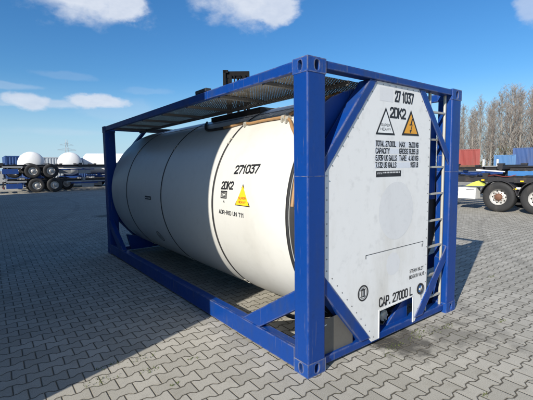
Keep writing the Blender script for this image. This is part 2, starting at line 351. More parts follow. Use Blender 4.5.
# narrow stroke lettering (drawn on a 1 x 1 cell, stroke width in metres)
_c, _d = .24, .15
_G = {
 '0': [[(_c,0),(1-_c,0),(1,_d),(1,1-_d),(1-_c,1),(_c,1),(0,1-_d),(0,_d),(_c,0)]],
 '1': [[(.1,.80),(.55,1),(.55,0)]],
 '2': [[(0,.80),(0,1-_d),(_c,1),(1-_c,1),(1,1-_d),(1,.66),(.88,.52),(.1,.14),(0,0),(1,0)]],
 '3': [[(0,1),(1,1),(1,.93),(.5,.60),(.78,.58),(1,.44),(1,_d),(1-_c,0),(_c,0),(0,_d)]],
 '4': [[(.66,0),(.66,1),(0,.30),(0,.24),(1,.24)]],
 '5': [[(1,1),(.08,1),(0,.52),(.25,.60),(1-_c,.60),(1,.46),(1,_d),(1-_c,0),(_c,0),(0,_d)]],
 '6': [[(.8,1),(.3,.78),(0,.42),(0,_d),(_c,0),(1-_c,0),(1,_d),(1,.44),(1-_c,.58),(_c,.58),(0,.44)]],
 '7': [[(0,1),(1,1),(1,.90),(.35,0)]],
 '8': [[(_c,.53),(0,.40),(0,_d),(_c,0),(1-_c,0),(1,_d),(1,.40),(1-_c,.53),(_c,.53),(.05,.66),(.05,1-_d),(_c,1),(1-_c,1),(.95,1-_d),(.95,.66),(1-_c,.53)]],
 '9': [[(.2,0),(.7,.22),(1,.58),(1,1-_d),(1-_c,1),(_c,1),(0,1-_d),(0,.56),(_c,.42),(1-_c,.42),(1,.56)]],
 'A': [[(0,0),(.5,1),(1,0)],[(.17,.28),(.83,.28)]], 'C': [[(1,.80),(1,1-_d),(1-_c,1),(_c,1),(0,1-_d),(0,_d),(_c,0),(1-_c,0),(1,_d),(1,.20)]],
 'B': [[(0,0),(0,1),(1-_c,1),(.95,1-_d),(.95,.66),(1-_c,.53),(0,.53)],[(1-_c,.53),(1,.40),(1,_d),(1-_c,0),(0,0)]],
 'D': [[(0,0),(0,1),(1-_c,1),(1,1-_d),(1,_d),(1-_c,0),(0,0)]], 'E': [[(1,1),(0,1),(0,0),(1,0)],[(0,.52),(.85,.52)]],
 'G': [[(1,.80),(1,1-_d),(1-_c,1),(_c,1),(0,1-_d),(0,_d),(_c,0),(1-_c,0),(1,_d),(1,.48),(.55,.48)]], 'H': [[(0,0),(0,1)],[(1,0),(1,1)],[(0,.5),(1,.5)]],
 'I': [[(.5,0),(.5,1)]], 'K': [[(0,0),(0,1)],[(1,1),(0,.38)],[(.32,.58),(1,0)]], 'L': [[(0,1),(0,0),(1,0)]], 'M': [[(0,0),(0,1),(.5,.35),(1,1),(1,0)]],
 'N': [[(0,0),(0,1),(1,0),(1,1)]], 'O': None, 'P': [[(0,0),(0,1),(1-_c,1),(1,1-_d),(1,.56),(1-_c,.43),(0,.43)]],
 'R': [[(0,0),(0,1),(1-_c,1),(1,1-_d),(1,.60),(1-_c,.47),(0,.47)],[(.5,.47),(1,0)]],
 'S': [[(1,.80),(1,1-_d),(1-_c,1),(_c,1),(0,1-_d),(0,.64),(_c,.54),(1-_c,.46),(1,.36),(1,_d),(1-_c,0),(_c,0),(0,_d),(0,.20)]],
 'T': [[(0,1),(1,1)],[(.5,1),(.5,0)]], 'U': [[(0,1),(0,_d),(_c,0),(1-_c,0),(1,_d),(1,1)]], 'V': [[(0,1),(.5,0),(1,1)]], 'W': [[(0,1),(.25,0),(.5,.8),(.75,0),(1,1)]],
 'X': [[(0,0),(1,1)],[(0,1),(1,0)]], 'Y': [[(0,1),(.5,.45),(1,1)],[(.5,.45),(.5,0)]], '-': [[(.15,.45),(.85,.45)]], '.': [[(.5,0),(.5,.06)]], ' ': []}
_G['O'] = _G['0']
_W = {'1': .62, 'I': .3, '.': .25, ' ': .55, '-': .7, 'M': 1.15, 'W': 1.2}
def put_text(mb, body, place, u0, u1, v0, v1, flip=1, lift=0.0015, bold=0.02, mi=0, slope=0.0, spacing=1.0, gap=.34, st=None):
    sg = 1 if u1 > u0 else -1; tot = sum(_W.get(c, 1) for c in body)+gap*(len(body)-1); k = abs(u1-u0)
    h = v1-v0; st = st or h*(.13+bold*1.0); cw = (k-st)/tot; x = 0; q = 0
    for c in body:
        w_ = _W.get(c, 1)
        for pl in _G[c]:
            P = [Vector((st/2+(x+p[0]*w_)*cw, st/2+p[1]*(h-st))) for p in pl]
            L_, R_ = [], []
            for i, p in enumerate(P):
                closed = (P[0]-P[-1]).length < 1e-6
                a = (p-P[i-1]).normalized() if i > 0 else ((P[0]-P[-2]).normalized() if closed else (P[1]-P[0]).normalized())
                b = (P[i+1]-p).normalized() if i < len(P)-1 else ((P[1]-P[0]).normalized() if closed else a)
                n1_, n2_ = Vector((-a.y, a.x)), Vector((-b.y, b.x)); m = (n1_+n2_)
                m = m.normalized() if m.length > 1e-3 else n1_
                m = m*(st/2)/max(.45, m.dot(n1_)); e = Vector((0, 0))
                if not closed and i == 0: e = -b*(st/2)
                if not closed and i == len(P)-1: e = a*(st/2)
                L_.append(p+m+e); R_.append(p-m+e)
            n = len(P); q += 1; lf = lift+.00006*(q % 5)
            mb.add([place(u0+sg*v.x, v0+v.y+slope*v.x/k, lf) for v in L_+R_], [(i, i+1, n+i+1, n+i) for i in range(n-1)], mi)
        x += w_+gap
def put_poly(mb, pts, place, lift, mi=0): mb.add([place(u, v, lift) for u, v in pts], [tuple(range(len(pts)))], mi)
def put_ring(mb, cu_, cv, r0, r1, place, lift, n=32, mi=0, sx=1.0):
    a = [place(cu_+sx*r*math.cos(t*2*PI/n), cv+r*math.sin(t*2*PI/n), lift) for r in (r0, r1) for t in range(n)]
    mb.add(a, [(t, (t+1) % n, n+(t+1) % n, n+t) for t in range(n)], mi)
def put_disc(mb, cu_, cv, r, place, lift, n=40, mi=0, wob=0.0):
    mb.add([place(cu_+r*(1+wob*math.sin(3*t)*.5+wob*math.sin(7*t+1)*.4)*math.cos(t*2*PI/n), cv+r*math.sin(t*2*PI/n), lift) for t in range(n)], [tuple(range(n))], mi)
def put_frame(mb, u0, u1, v0, v1, t, place, lift, mi=0):
    s = 1 if u1 > u0 else -1
    for a, b, c_, d in ((u0, u1, v0, v0+t), (u0, u1, v1-t, v1), (u0, u0+s*t, v0, v1), (u1-s*t, u1, v0, v1)):
        put_poly(mb, [(a, c_), (b, c_), (b, d), (a, d)], place, lift, mi)

# ---------------------------------------------------------------- ground
g = MB(); S = 900
g.add([(-S, -S, 0), (S, -S, 0), (S, S, 0), (-S, S, 0)], [(0, 1, 2, 3)])
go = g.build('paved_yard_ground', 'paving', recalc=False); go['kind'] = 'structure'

# moss and weed tufts in the joints
wd = MB(); rng = random.Random(3)
spots = [(-1.35, 1.05, .10), (-1.25, 1.25, .08), (-.95, 1.22, .10), (-1.0, .95, .07), (-1.7, .9, .05), (1.62, -.13, .16), (1.42, -.1, .12), (1.9, -.2, .07), (-.6, .9, .04), (2.5, -.5, .05), (-.9, .62, .03), (-1.5, .45, .03), (0.9, -1.0, .03), (3.4, -.6, .04), (4.2, .3, .05), (3.0, -1.1, .03), (1.05, -.1, .08)]
for (cx, cy, r) in spots:
    for _ in range(int(320*r)+6):
        a = rng.uniform(0, 2*PI); q = r*math.sqrt(rng.random()); x = cx+q*math.cos(a)*1.6; y = cy+q*math.sin(a)*.6
        h = rng.uniform(.006, .022); b = rng.uniform(0, PI); dx = math.cos(b)*.004; dy = math.sin(b)*.004; lx, ly = rng.uniform(-.012, .012), rng.uniform(-.012, .012)
        wd.add([(x-dx, y-dy, .0005), (x+dx, y+dy, .0005), (x+lx, y+ly, h)], [(0, 1, 2)])
wo_ = wd.build('paving_weeds', 'weed', recalc=False); wo_['kind'] = 'stuff'; tag(wo_, 'small moss and weed tufts growing in the joints of the block paving', 'weeds')

# ---------------------------------------------------------------- the tank container
LC, WC, HC = 6.058, 2.438, 2.600
T = thing('tank_container', 'white tank container in a blue steel frame numbered 271037, standing on the block paving', 'tank container')

def holed_face(mb, o, ua, va, w_, h_, hw, hh, depth, mi_in=1, n=28, offu=0, offv=0):
    # rectangle w_ x h_ centred at o with a stadium hole and a recess behind it
    o, ua, va = Vector(o), Vector(ua), Vector(va); nn = ua.cross(va)
    ca = math.atan2(h_/2-offv, w_/2-offu)
    angs = sorted([i*2*PI/n for i in range(n)]+[math.atan2(sy*h_/2-offv, sx*w_/2-offu) % (2*PI) for sx in (1, -1) for sy in (1, -1)])
    R_, Hh = [], []
    for a in angs:
        c_, s_ = math.cos(a), math.sin(a); t = 1e9
        if c_ > 1e-9: t = min(t, (w_/2-offu)/c_)
        if c_ < -1e-9: t = min(t, (-w_/2-offu)/c_)
        if s_ > 1e-9: t = min(t, (h_/2-offv)/s_)
        if s_ < -1e-9: t = min(t, (-h_/2-offv)/s_)
        R_.append(o+ua*(offu+c_*t)+va*(offv+s_*t))
        p = 4.0; k = (abs(c_/(hw/2))**p+abs(s_/(hh/2))**p)**(-1/p)
        k2 = 1/math.sqrt((c_/(hw/2))**2+(s_/(hh/2))**2); k = .5*k+.5*k2
        Hh.append(o+ua*(offu+c_*k)+va*(offv+s_*k))
    m_ = len(angs)
    mb.add(R_+Hh, [(i, (i+1) % m_, m_+(i+1) % m_, m_+i) for i in range(m_)], 0)
    B = [h-nn*depth for h in Hh]
    mb.add(Hh+B, [(i, (i+1) % m_, m_+(i+1) % m_, m_+i) for i in range(m_)], 0)
    mb.add(B, [tuple(range(m_))], mi_in)  # black cap colours in the shade inside the casting hole
PX, PYW = 0.200, 0.172        # post section
def casting(x0, y0, z0, sx, sy, topside):
    # x0,y0 lower corner; sx/sy = -1/+1 tells which faces look outwards
    w_, d_, h_ = PX+.006, PYW+.006, .120; mb = MB()
    cx, cy, cz = x0+w_/2, y0+d_/2, z0+h_/2
    holed_face(mb, (cx+sx*w_/2, cy, cz), (0, sx, 0), (0, 0, 1), d_, h_, .050, .082, .045)
    holed_face(mb, (cx, cy+sy*d_/2, cz), (-sy, 0, 0), (0, 0, 1), w_, h_, .056, .082, .045)
    holed_face(mb, (cx, cy, cz+h_/2), (1, 0, 0), (0, 1, 0), w_, d_, .06, .10, .04)
    v = [(x, y, z) for z in (z0, z0+h_) for y in (y0, y0+d_) for x in (x0, x0+w_)]
    fs = [(0, 2, 3, 1)]
    fs.append((1, 3, 7, 5) if sx < 0 else (0, 4, 6, 2)); fs.append((2, 6, 7, 3) if sy < 0 else (0, 1, 5, 4))
    mb.add(v, fs, 0)
    return mb.build('corner_casting', ['worn_blue', 'rubber'], T, recalc=False)
for sx in (-1, 1):
    for sy in (-1, 1):
        x0 = -.003 if sx < 0 else WC-PX-.003; y0 = -.003 if sy < 0 else LC-PYW-.003
        casting(x0, y0, 0.0, sx, sy, False); casting(x0, y0, HC-.120+.003, sx, sy, True)
        a0 = 0 if sx < 0 else WC-PX; b0 = 0 if sy < 0 else LC-PYW
        MB().box(a0, a0+PX, b0, b0+PYW, .108, HC-.105).build('corner_post', 'blue', T, bevel=.014)
for a0 in (0, WC-PX):      # weld seams round the near posts
    MB().box(a0-.0015, a0+PX+.0015, -.0015, PYW-.01, 1.668, 1.673).build('weld_seam', 'worn_blue', T)
# rails
for s in (0, 1):
    mxr = (lambda a: a) if s == 0 else (lambda a: WC-a)
    def bx(mb, a, b, *r, mxr=mxr): return mb.box(min(mxr(a), mxr(b)), max(mxr(a), mxr(b)), *r)
    bx(MB(), .004, .058, PYW+.004, LC-PYW-.004, 2.506, 2.594).build('top_side_rail', 'blue', T, bevel=.006)
    mb = MB(); bx(mb, .004, .030, PYW+.004, LC-PYW-.004, .022, .205); bx(mb, .030, .115, PYW+.004, LC-PYW-.004, .185, .203); bx(mb, .030, .115, PYW+.004, LC-PYW-.004, .022, .038)
    mb.build('bottom_side_rail', 'blue', T, bevel=.004)
    for e in (0, 1):
        my = (lambda y: y) if e == 0 else (lambda y: LC-y)
        pts = [(.160, .715), (1.00, .2045), (.700, .2045), (.160, .540)]
        mb = MB().prism([(my(y), z) for y, z in pts], 'x', mxr(.012), mxr(.095))
        mb.build('side_brace', 'blue', T, bevel=.005)
for e in (0, 1):
    my = (lambda y: y) if e == 0 else (lambda y: LC-y)
    def by(mb, x0, x1, a, b, z0, z1, my=my): return mb.box(x0, x1, min(my(a), my(b)), max(my(a), my(b)), z0, z1)
    by(MB(), PX+.004, WC-PX-.004, .006, .110, 2.529, 2.594).build('top_end_rail', 'blue', T, bevel=.006)
    mb = by(MB(), PX+.004, WC-PX-.004, .036, .150, .032, .100); mb.build('bottom_end_rail', 'blue', T, bevel=.006)
    polys = [[(.19, 1.665), (.898, 2.5275), (.795, 2.5275), (.19, 1.795)],
             [(1.600, 2.5275), (1.705, 2.5275), (2.25, 1.865), (2.25, 1.735)],
             [(1.600, .1015), (1.755, .1015), (2.25, .650), (2.25, .815)],
             [(.19, .845), (.835, .1015), (.700, .1015), (.19, .685)]]
    for i, P in enumerate(polys):
        # front flange and a web running inwards along the outer edge
        mb = MB().prism(P, 'y', my(.020), my(.032))
        a, b = Vector(P[2]), Vector(P[3]); ctr = sum((Vector(q) for q in P), Vector((0, 0)))/4
        d = (b-a).normalized(); nrm = Vector((-d.y, d.x)); 
        if (ctr-a).dot(nrm) < 0: nrm = -nrm
        web = [a, b, b+nrm*.014, a+nrm*.014]
        mb.prism([tuple(q) for q in web], 'y', my(.032), my(.150))
        mb.build('diagonal_brace', 'blue', T, bevel=.003)
    if e == 0:      # inner support plates between the frame and the tank
        MB().prism([(.205, 1.35), (.205, 2.20), (.46, 2.36), (.72, 2.46), (.86, 2.46), (.86, 2.0), (.5, 1.35)], 'y', .176, .190).build('support_plate', 'blue', T)
        MB().prism([(WC-.205, 1.35), (WC-.205, 2.20), (WC-.46, 2.36), (WC-.62, 2.46), (WC-.80, 2.46), (WC-.80, 2.0), (WC-.42, 1.35)], 'y', .176, .190).build('support_plate', 'blue', T)
    else:
        mb = MB()
        mb.lathe([(0, 1.12), (0, .80)], (TC, my(.12), TZ), n=48); mb.lathe([(0, 1.12), (-.16, 1.12)], (TC, my(.12), TZ), n=48)
        mb.build('end_ring', 'blue', T, recalc=False)

# end panel
pp = [(.204, .83), (.204, 1.69), (.882, 2.5275), (1.604, 2.5275), (1.841, 2.238), (1.836, .352), (1.615, .060), (1.570, .060), (1.570, .346), (.988, .326), (.988, .050), (.872, .050), (.860, .055)]
def in_pts(): pass
panel = MB().prism([pp[i] for i in range(len(pp))], 'y', PY, PY+.004).build('end_panel', 'panel', T)
# frame lip around the notch and panel edge
mb = MB(); mb.prism([(.975, .055), (.988, .055), (.988, .326), (1.570, .346), (1.570, .06), (1.583, .06), (1.583, .360), (.975, .339)], 'y', PY-.004, PY-.0005); mb.build('cutout_trim', 'panel', panel)
mb = MB().box(1.838, 1.852, PY+.001, PY+.055, .36, 2.235); mb.build('panel_edge_strip', 'dark_steel', panel)
# rivets
rv = MB(); outl = [(.245, .86), (.245, 1.67), (.900, 2.505), (1.592, 2.505), (1.815, 2.228), (1.810, .365), (1.60, .10)]
seq = outl+[(.90, .09)]; seq = seq+[seq[0]]
for a, b in zip(seq[:-1], seq[1:]):
    if a == (1.60, .10): continue
    a, b = Vector(a), Vector(b); n = max(1, int((b-a).length/.098))
    for i in range(n):
        q = a+(b-a)*(i/n); put_disc(rv, q.x, q.y, .0062, on_panel, .003, 8)
rv.build('rivets', 'galv', panel)
# patches
mb = MB(); put_disc(mb, 1.245, 1.300, .290, on_panel, .0008, 48, wob=.02); mb.build('painted_over_disc', 'grey_patch', panel)
mb = MB(); put_disc(mb, 1.20, .765, .115, on_panel, .0008, 30, wob=.08); mb.build('faded_patch', 'faint_patch', panel); mb = MB()
put_poly(mb, [(.945, 2.355), (1.150, 2.355), (1.150, 2.480), (.945, 2.480)], on_panel, .0008); mb.build('faded_patch', 'faint_patch', panel)
mb = MB()
for k in range(4): put_poly(mb, [(.885, 1.725+.068*k), (1.62, 1.725+.068*k), (1.62, 1.780+.068*k), (.885, 1.780+.068*k)], on_panel, .0007)
mb.build('text_background', 'cool_patch', panel)
# lettering
lt = MB()
def ch_row(body, u0, u1, v0, v1, bold=.03, place=on_panel, lift=.002): put_text(lt, body, place, u0, u1, v0, v1, lift=lift, bold=bold)
ch_row('27', 1.180, 1.276, 2.362, 2.472, .045); ch_row('1037', 1.302, 1.505, 2.362, 2.472, .045)
ch_row('2DK2', 1.105, 1.372, 2.205, 2.310, .05)
rows = [('TOTAL 27.000L', 'MAX', '36.000 KG'), ('CAPACITY', 'GROSS', '79.365 LB'), ('5.939 UK GALLS', 'TARE', '4.140 KG'), ('7.132 US GALLS', None, '9.127 LB')]
wid = [(.892, 1.215), (.892, 1.112), (.892, 1.232), (.892, 1.225)]
for i, (a, b, c_) in enumerate(rows):
    z0 = 1.930-.0672*i; z1 = z0+.055
    ch_row(a, wid[i][0], wid[i][1], z0, z1, .035)
    if b: ch_row(b, 1.268, 1.268+(.10 if len(b) == 3 else .13 if b == 'TARE' else .155), z0, z1, .035)
    ch_row(c_, 1.432 if i < 2 else (1.432 if i == 2 else 1.47), 1.612, z0, z1, .035)
put_poly(lt, [(.905, 1.642), (1.305, 1.642), (1.305, 1.700), (.905, 1.700)], on_panel, .0016)
ch_row('CAP. 27000 L', .978, 1.562, .362, .462, .03)
ch_row('STEAM INLET', 1.500, 1.765, .612, .650, .01); ch_row('BENEATH VALVE', 1.492, 1.785, .548, .586, .01)
# bracket line
for q in ([(.764, .912), (1.747, .922), (1.747, .927), (.764, .917)], [(.764, .880), (.772, .880), (.772, .917), (.764, .917)], [(1.740, .893), (1.747, .893), (1.747, .927), (1.740, .927)], [(1.722, .868), (1.734, .868), (1.734, .900), (1.722, .900)]):
    put_poly(lt, q, on_panel, .002)
lt.build('panel_lettering', 'black', panel)
mb = MB()
# round emblem
mb2 = MB(); put_ring(mb2, .733, .563, .062, .077, on_panel, .002); put_ring(mb2, .733, .563, .050, .054, on_panel, .002)
for dx in (-.020, 0, .020): put_poly(mb2, [(.733+dx-.006, .535), (.733+dx+.006, .535), (.733+dx+.006, .588), (.733+dx-.006, .588)], on_panel, .002)
put_poly(mb2, [(.703, .588), (.763, .588), (.763, .597), (.733, .610), (.703, .597)], on_panel, .0021); put_poly(mb2, [(.703, .525), (.763, .525), (.763, .534), (.703, .534)], on_panel, .0021)
mb2.build('round_emblem', 'black', panel)
mb.v = []; mb.f = []; mb.m = []; mb.sm = []
# smudged white letters on the black strip (unreadable in the photo: only strokes)
put_text(mb, 'WWW', on_panel, .918, 1.000, 1.668, 1.690, lift=.003, bold=.02)
for k in range(11):
    x0 = 1.015+k*.025; put_poly(mb, [(x0, 1.676), (x0+.016, 1.676), (x0+.016, 1.690), (x0, 1.690)], on_panel, .003)
mb.build('strip_lettering', 'faint_patch', panel)
# hazard signs on the panel
def tri_sign(parent, place, top, l, r, edge_m, fill_m, t, lift, name, marks=None):
    mb = MB(); put_poly(mb, [l, r, top], place, lift, 0)
    c_ = ((top[0]+l[0]+r[0])/3, (top[1]+l[1]+r[1])/3)
    def sh(p, k): return (c_[0]+(p[0]-c_[0])*k, c_[1]+(p[1]-c_[1])*k)
    put_poly(mb, [sh(l, t), sh(r, t), sh(top, t)], place, lift+.0012, 1)
    if marks: marks(mb)
    return mb.build(name, [edge_m, fill_m, 'black', 'red_ink'], parent)
def m1(mb):
    put_text(mb, 'SUPER', on_panel, .968, 1.110, 2.120, 2.145, lift=.004, bold=.01, mi=2); put_text(mb, 'HEAVY', on_panel, .960, 1.122, 2.080, 2.106, lift=.004, bold=.01, mi=2)
tri_sign(panel, on_panel, (1.041, 2.300), (.889, 2.040), (1.192, 2.043), 'black', 'sign_white', .80, .002, 'weight_sign', m1)
def m2(mb):
    put_poly(mb, [(1.478, 2.222), (1.497, 2.222), (1.472, 2.160), (1.452, 2.160)], on_panel, .004, 2)
    put_poly(mb, [(1.430, 2.158), (1.470, 2.166), (1.490, 2.160), (1.440, 2.150)], on_panel, .0045, 2)
    put_poly(mb, [(1.478, 2.163), (1.490, 2.160), (1.462, 2.085), (1.452, 2.088)], on_panel, .004, 2)
    put_poly(mb, [(1.440, 2.105), (1.478, 2.105), (1.452, 2.072)], on_panel, .0042, 2)
tri_sign(panel, on_panel, (1.462, 2.306), (1.305, 2.048), (1.618, 2.052), 'black', 'orange', .76, .002, 'electricity_warning_sign', m2)

# outlet cavity behind the cutout, walls coloured dark for the shade inside
mb = MB(); z1 = .345
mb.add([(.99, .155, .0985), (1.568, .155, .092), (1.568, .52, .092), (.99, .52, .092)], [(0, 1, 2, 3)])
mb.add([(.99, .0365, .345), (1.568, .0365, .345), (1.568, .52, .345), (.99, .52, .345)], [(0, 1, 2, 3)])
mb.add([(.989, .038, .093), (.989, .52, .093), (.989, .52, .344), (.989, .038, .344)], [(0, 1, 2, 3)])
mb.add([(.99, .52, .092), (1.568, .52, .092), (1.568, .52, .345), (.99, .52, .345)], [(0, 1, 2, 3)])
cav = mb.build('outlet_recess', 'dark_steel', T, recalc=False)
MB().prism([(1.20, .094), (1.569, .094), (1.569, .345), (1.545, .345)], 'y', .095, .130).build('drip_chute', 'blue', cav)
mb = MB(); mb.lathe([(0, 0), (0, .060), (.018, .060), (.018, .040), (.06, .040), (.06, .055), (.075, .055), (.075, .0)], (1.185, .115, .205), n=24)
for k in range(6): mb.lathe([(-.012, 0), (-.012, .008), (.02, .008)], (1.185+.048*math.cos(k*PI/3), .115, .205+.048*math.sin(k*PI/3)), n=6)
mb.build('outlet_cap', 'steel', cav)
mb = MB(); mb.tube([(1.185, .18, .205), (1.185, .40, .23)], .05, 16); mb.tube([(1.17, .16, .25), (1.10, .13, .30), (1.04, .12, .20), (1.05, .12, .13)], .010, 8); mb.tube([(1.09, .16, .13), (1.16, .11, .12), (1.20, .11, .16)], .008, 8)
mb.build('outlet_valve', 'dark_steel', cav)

# steam inlet port; sunlit blue inside and lit white crescent painted on flat
mb = MB(); put_disc(mb, 1.705, .405, .040, on_panel, .0015, 28, 1); put_ring(mb, 1.705, .405, .040, .062, on_panel, .003, 28, 0)
mb.lathe([(-.012, .062), (-.012, .050), (.0, .046)], (1.705, PY, .405), n=28, mi=0)
put_poly(mb, [(1.708, .372), (1.735, .382), (1.738, .415), (1.722, .438), (1.712, .410)], on_panel, .006, 2)
mb.lathe([(-.016, 0), (-.016, .014), (0, .014)], (1.698, PY, .400), n=12, mi=3)
put_poly(mb, [(1.715, .335), (1.745, .325), (1.735, .295), (1.722, .30)], on_panel, .002, 3)
mb.build('steam_inlet', ['dark_steel', 'light_blue', 'sign_white', 'steel'], T)

# dull metal plate in the lower corner
gp = MB().prism([(.204, .095), (.204, .42), (.425, .42), (.632, .245), (.634, .095)], 'y', .066, .070).build('corner_plate', 'grey_plate', T)
mb = MB(); put_poly(mb, [(.235, .355), (.285, .362), (.285, .371), (.235, .364)], lambda u, v, l: (u, .0645, v), 0); mb.build('small_label', 'sign_white', gp)
MB().prism([(.425, .42), (.45, .44), (.66, .245), (.632, .245)], 'y', .05, .064).build('bracket', 'chassis_blue', gp)

# ladder
ld = MB().tube([(2.212, .075, .095), (2.212, .075, 2.53)], .0165, 10).tube([(1.892, .075, .095), (1.892, .075, 2.53)], .0165, 10).build('ladder', 'steel', T)
for z in (.238, .497, .827, 1.124, 1.428, 1.727, 2.03, 2.331):
    MB().box(1.897, 2.207, .060, .090, z-.012, z+.010).build('rung', 'steel', ld, bevel=.003)

# walkways
sb = MB().box(.74, 1.70, 1.62, 2.85, 2.42, 2.485).box(.78, 1.66, 1.66, 2.81, 2.485, 2.495); sb.build('spill_box', 'rubber', T)
wk = MB()
def sheet(mb, x0, x1, y0, y1, z, mi=0): mb.add([(x0, y0, z), (x1, y0, z), (x1, y1, z), (x0, y1, z)], [(0, 1, 2, 3)], mi)
sheet(wk, .66, 1.75, 5.0, LC-PYW+.03, 2.515); sheet(wk, .085, .69, PYW+.02, LC-PYW-.02, 2.530); sheet(wk, .66, 1.75, PYW-.03, .95, 2.515); 
way = wk.build('walkway', 'grating', T, recalc=False)
mb = MB()
for y in [.62+i*.80 for i in range(7)]: mb.box(.058, .688, y, y+.045, 2.495, 2.526)
mb.box(.690, .715, PYW+.02, LC-PYW-.02, 2.490, 2.534)
mb.build('walkway_support', 'galv', way)
mb = MB().box(.062, .090, .18, .62, 2.525, 2.550); mb.build('rail_stiffener', 'blue', way)
MB().box(.010, .085, 1.655, 1.915, 2.597, 2.640).build('lifting_lug', 'dark_steel', T, bevel=.008)

def on_c(y, deg, lift=.010):
    a = math.radians(deg); return Vector((TC-(TR+lift)*math.cos(a), y, TZ+(TR+lift)*math.sin(a)))
# tank
prof = [(.275, 1.135), (.262, 1.165), (.258, 1.18), (.262, 1.195), (.275, 1.2), (.6, 1.2)]
tb = MB(); yy = [.275, .9, 1.58, 2.3, 3.1, 3.9, 4.7, 5.2, 5.60]
pr_ = [(.262, 1.188), (.262, 1.194), (.270, 1.2)]+[(y, 1.2) for y in yy[1:]]+[(5.66, 1.196), (5.71, 1.182), (5.755, 1.155), (5.79, 1.11), (5.83, 1.0), (5.87, .8), (5.90, .5), (5.915, .2), (5.917, .001)]
tb.lathe(pr_, (TC, 0, TZ), n=128)
tank = tb.build('tank', 'tank', T)
mb = MB().lathe([(.262, 1.190), (.235, 1.180), (.205, 1.150), (.195, 1.08), (.19, .9), (.185, .5), (.183, .001)], (TC, 0, TZ), n=96); mb.build('dome_end', 'rubber', tank)
for y, wd_ in ((1.58, .034), (3.10, .026), (4.70, .026)):
    mb = MB().lathe([(y-wd_/2, 1.2003), (y-wd_/2, 1.2045), (y+wd_/2, 1.2045), (y+wd_/2, 1.2003)], (TC, 0, TZ), n=128); mb.build('cladding_band', 'rubber', tank)
MB().lathe([(.262, 1.2003), (.262, 1.206), (.296, 1.206), (.296, 1.2003)], (TC, 0, TZ), n=128).build('cladding_band', 'rubber', tank)
for y in (1.58, 3.10, 4.70):
    for ang in (38, -52):
        mb = MB(); a = math.radians(ang)
        for da in (-.028, .028):
            q = [(TC-(TR+l)*math.cos(a+d_), y+dy, TZ+(TR+l)*math.sin(a+d_)) for l in (.004, .012) for d_ in (da-.007, da+.007) for dy in (-.022, .022)]
            mb.add(q, [(0, 1, 3, 2), (4, 5, 7, 6), (0, 1, 5, 4), (2, 3, 7, 6), (0, 2, 6, 4), (1, 3, 7, 5)])
        mb.tube([on_c(y, ang-1.6), on_c(y, ang+1.6)], .005, 6); mb.build('band_buckle', 'steel', tank)
# lap seam lines along the top of the cladding
mb = MB()
for ang in (62, 74):
    a = math.radians(ang); r = 1.2025
    mb.box(0, 0.001, 0, 0.001, 0, 0.001) if False else None
    p = [(TC-r*math.cos(a+da), y, TZ+r*math.sin(a+da)) for y in (.3, 5.6) for da in (-.007, .007)]
    mb.add(p, [(0, 1, 3, 2)])
mb.build('lap_seam', 'dark_steel', tank)
# lettering on tank side (u is y; text runs towards smaller y)
tl = MB()
put_text(tl, '271037', on_tank, 1.205, .775, .374, .472, lift=.003, bold=.06, slope=.01)
put_text(tl, '2DK2', on_tank, 1.408, 1.165, .203, .292, lift=.003, bold=.055, slope=.005)
put_frame(tl, 1.400, 1.275, .108, .190, .012, on_tank, .003); put_frame(tl, 1.380, 1.295, .126, .174, .008, on_tank, .003)
put_text(tl, 'C', on_tank, 1.362, 1.315, .132, .166, lift=.003, bold=.03)
put_text(tl, 'A', on_tank, 1.345, 1.312, .062, .088, lift=.003, bold=.02)
put_text(tl, 'ADR-RID UN T11', on_tank, 1.435, .945, -.062, -.016, lift=.003, bold=.05, slope=-.004)
tl.build('tank_lettering', 'black', tank)
def m3(mb):
    put_text(mb, 'SUPER', on_tank, 1.045, .915, .118, .142, lift=.0055, bold=.01, mi=3); put_text(mb, 'HEAVY', on_tank, 1.045, .910, .078, .102, lift=.0055, bold=.01, mi=3)
tri_sign(tank, on_tank, (.990, .272), (1.108, .052), (.838, .052), 'black', 'yellow', .90, .003, 'weight_sign', m3)
mb = MB(); put_poly(mb, [(3.76, -.045), (3.50, -.045), (3.50, .010), (3.76, .010)], on_tank, .003, 0)
for k in range(6): put_poly(mb, [(3.74-k*.037, -.028), (3.72-k*.037, -.028), (3.72-k*.037, -.010), (3.74-k*.037, -.010)], on_tank, .0045, 1)
mb.build('name_strip', ['black', 'faint_patch'], tank)
mb = MB(); put_ring(mb, 3.66, -.69, .085, .100, on_tank, .003); put_ring(mb, 3.66, -.69, .060, .066, on_tank, .003)
for dx in (-.02, .02): put_poly(mb, [(3.66+dx-.006, -.725), (3.66+dx+.006, -.725), (3.66+dx+.006, -.655), (3.66+dx-.006, -.655)], on_tank, .003)
mb.build('round_emblem', 'black', tank)
# faded decals near the tank end
mb = MB(); put_poly(mb, [(.69, .16), (.54, .17), (.54, .40), (.69, .39)], on_tank, .0012); put_poly(mb, [(.44, .08), (.36, .08), (.36, .47), (.44, .47)], on_tank, .0012)
mb.build('faded_decal', paint('pale_decal_ghost', (0.665, 0.665, 0.64), 0.4, (0.5, 0.5, 0.5), 0.2), tank)

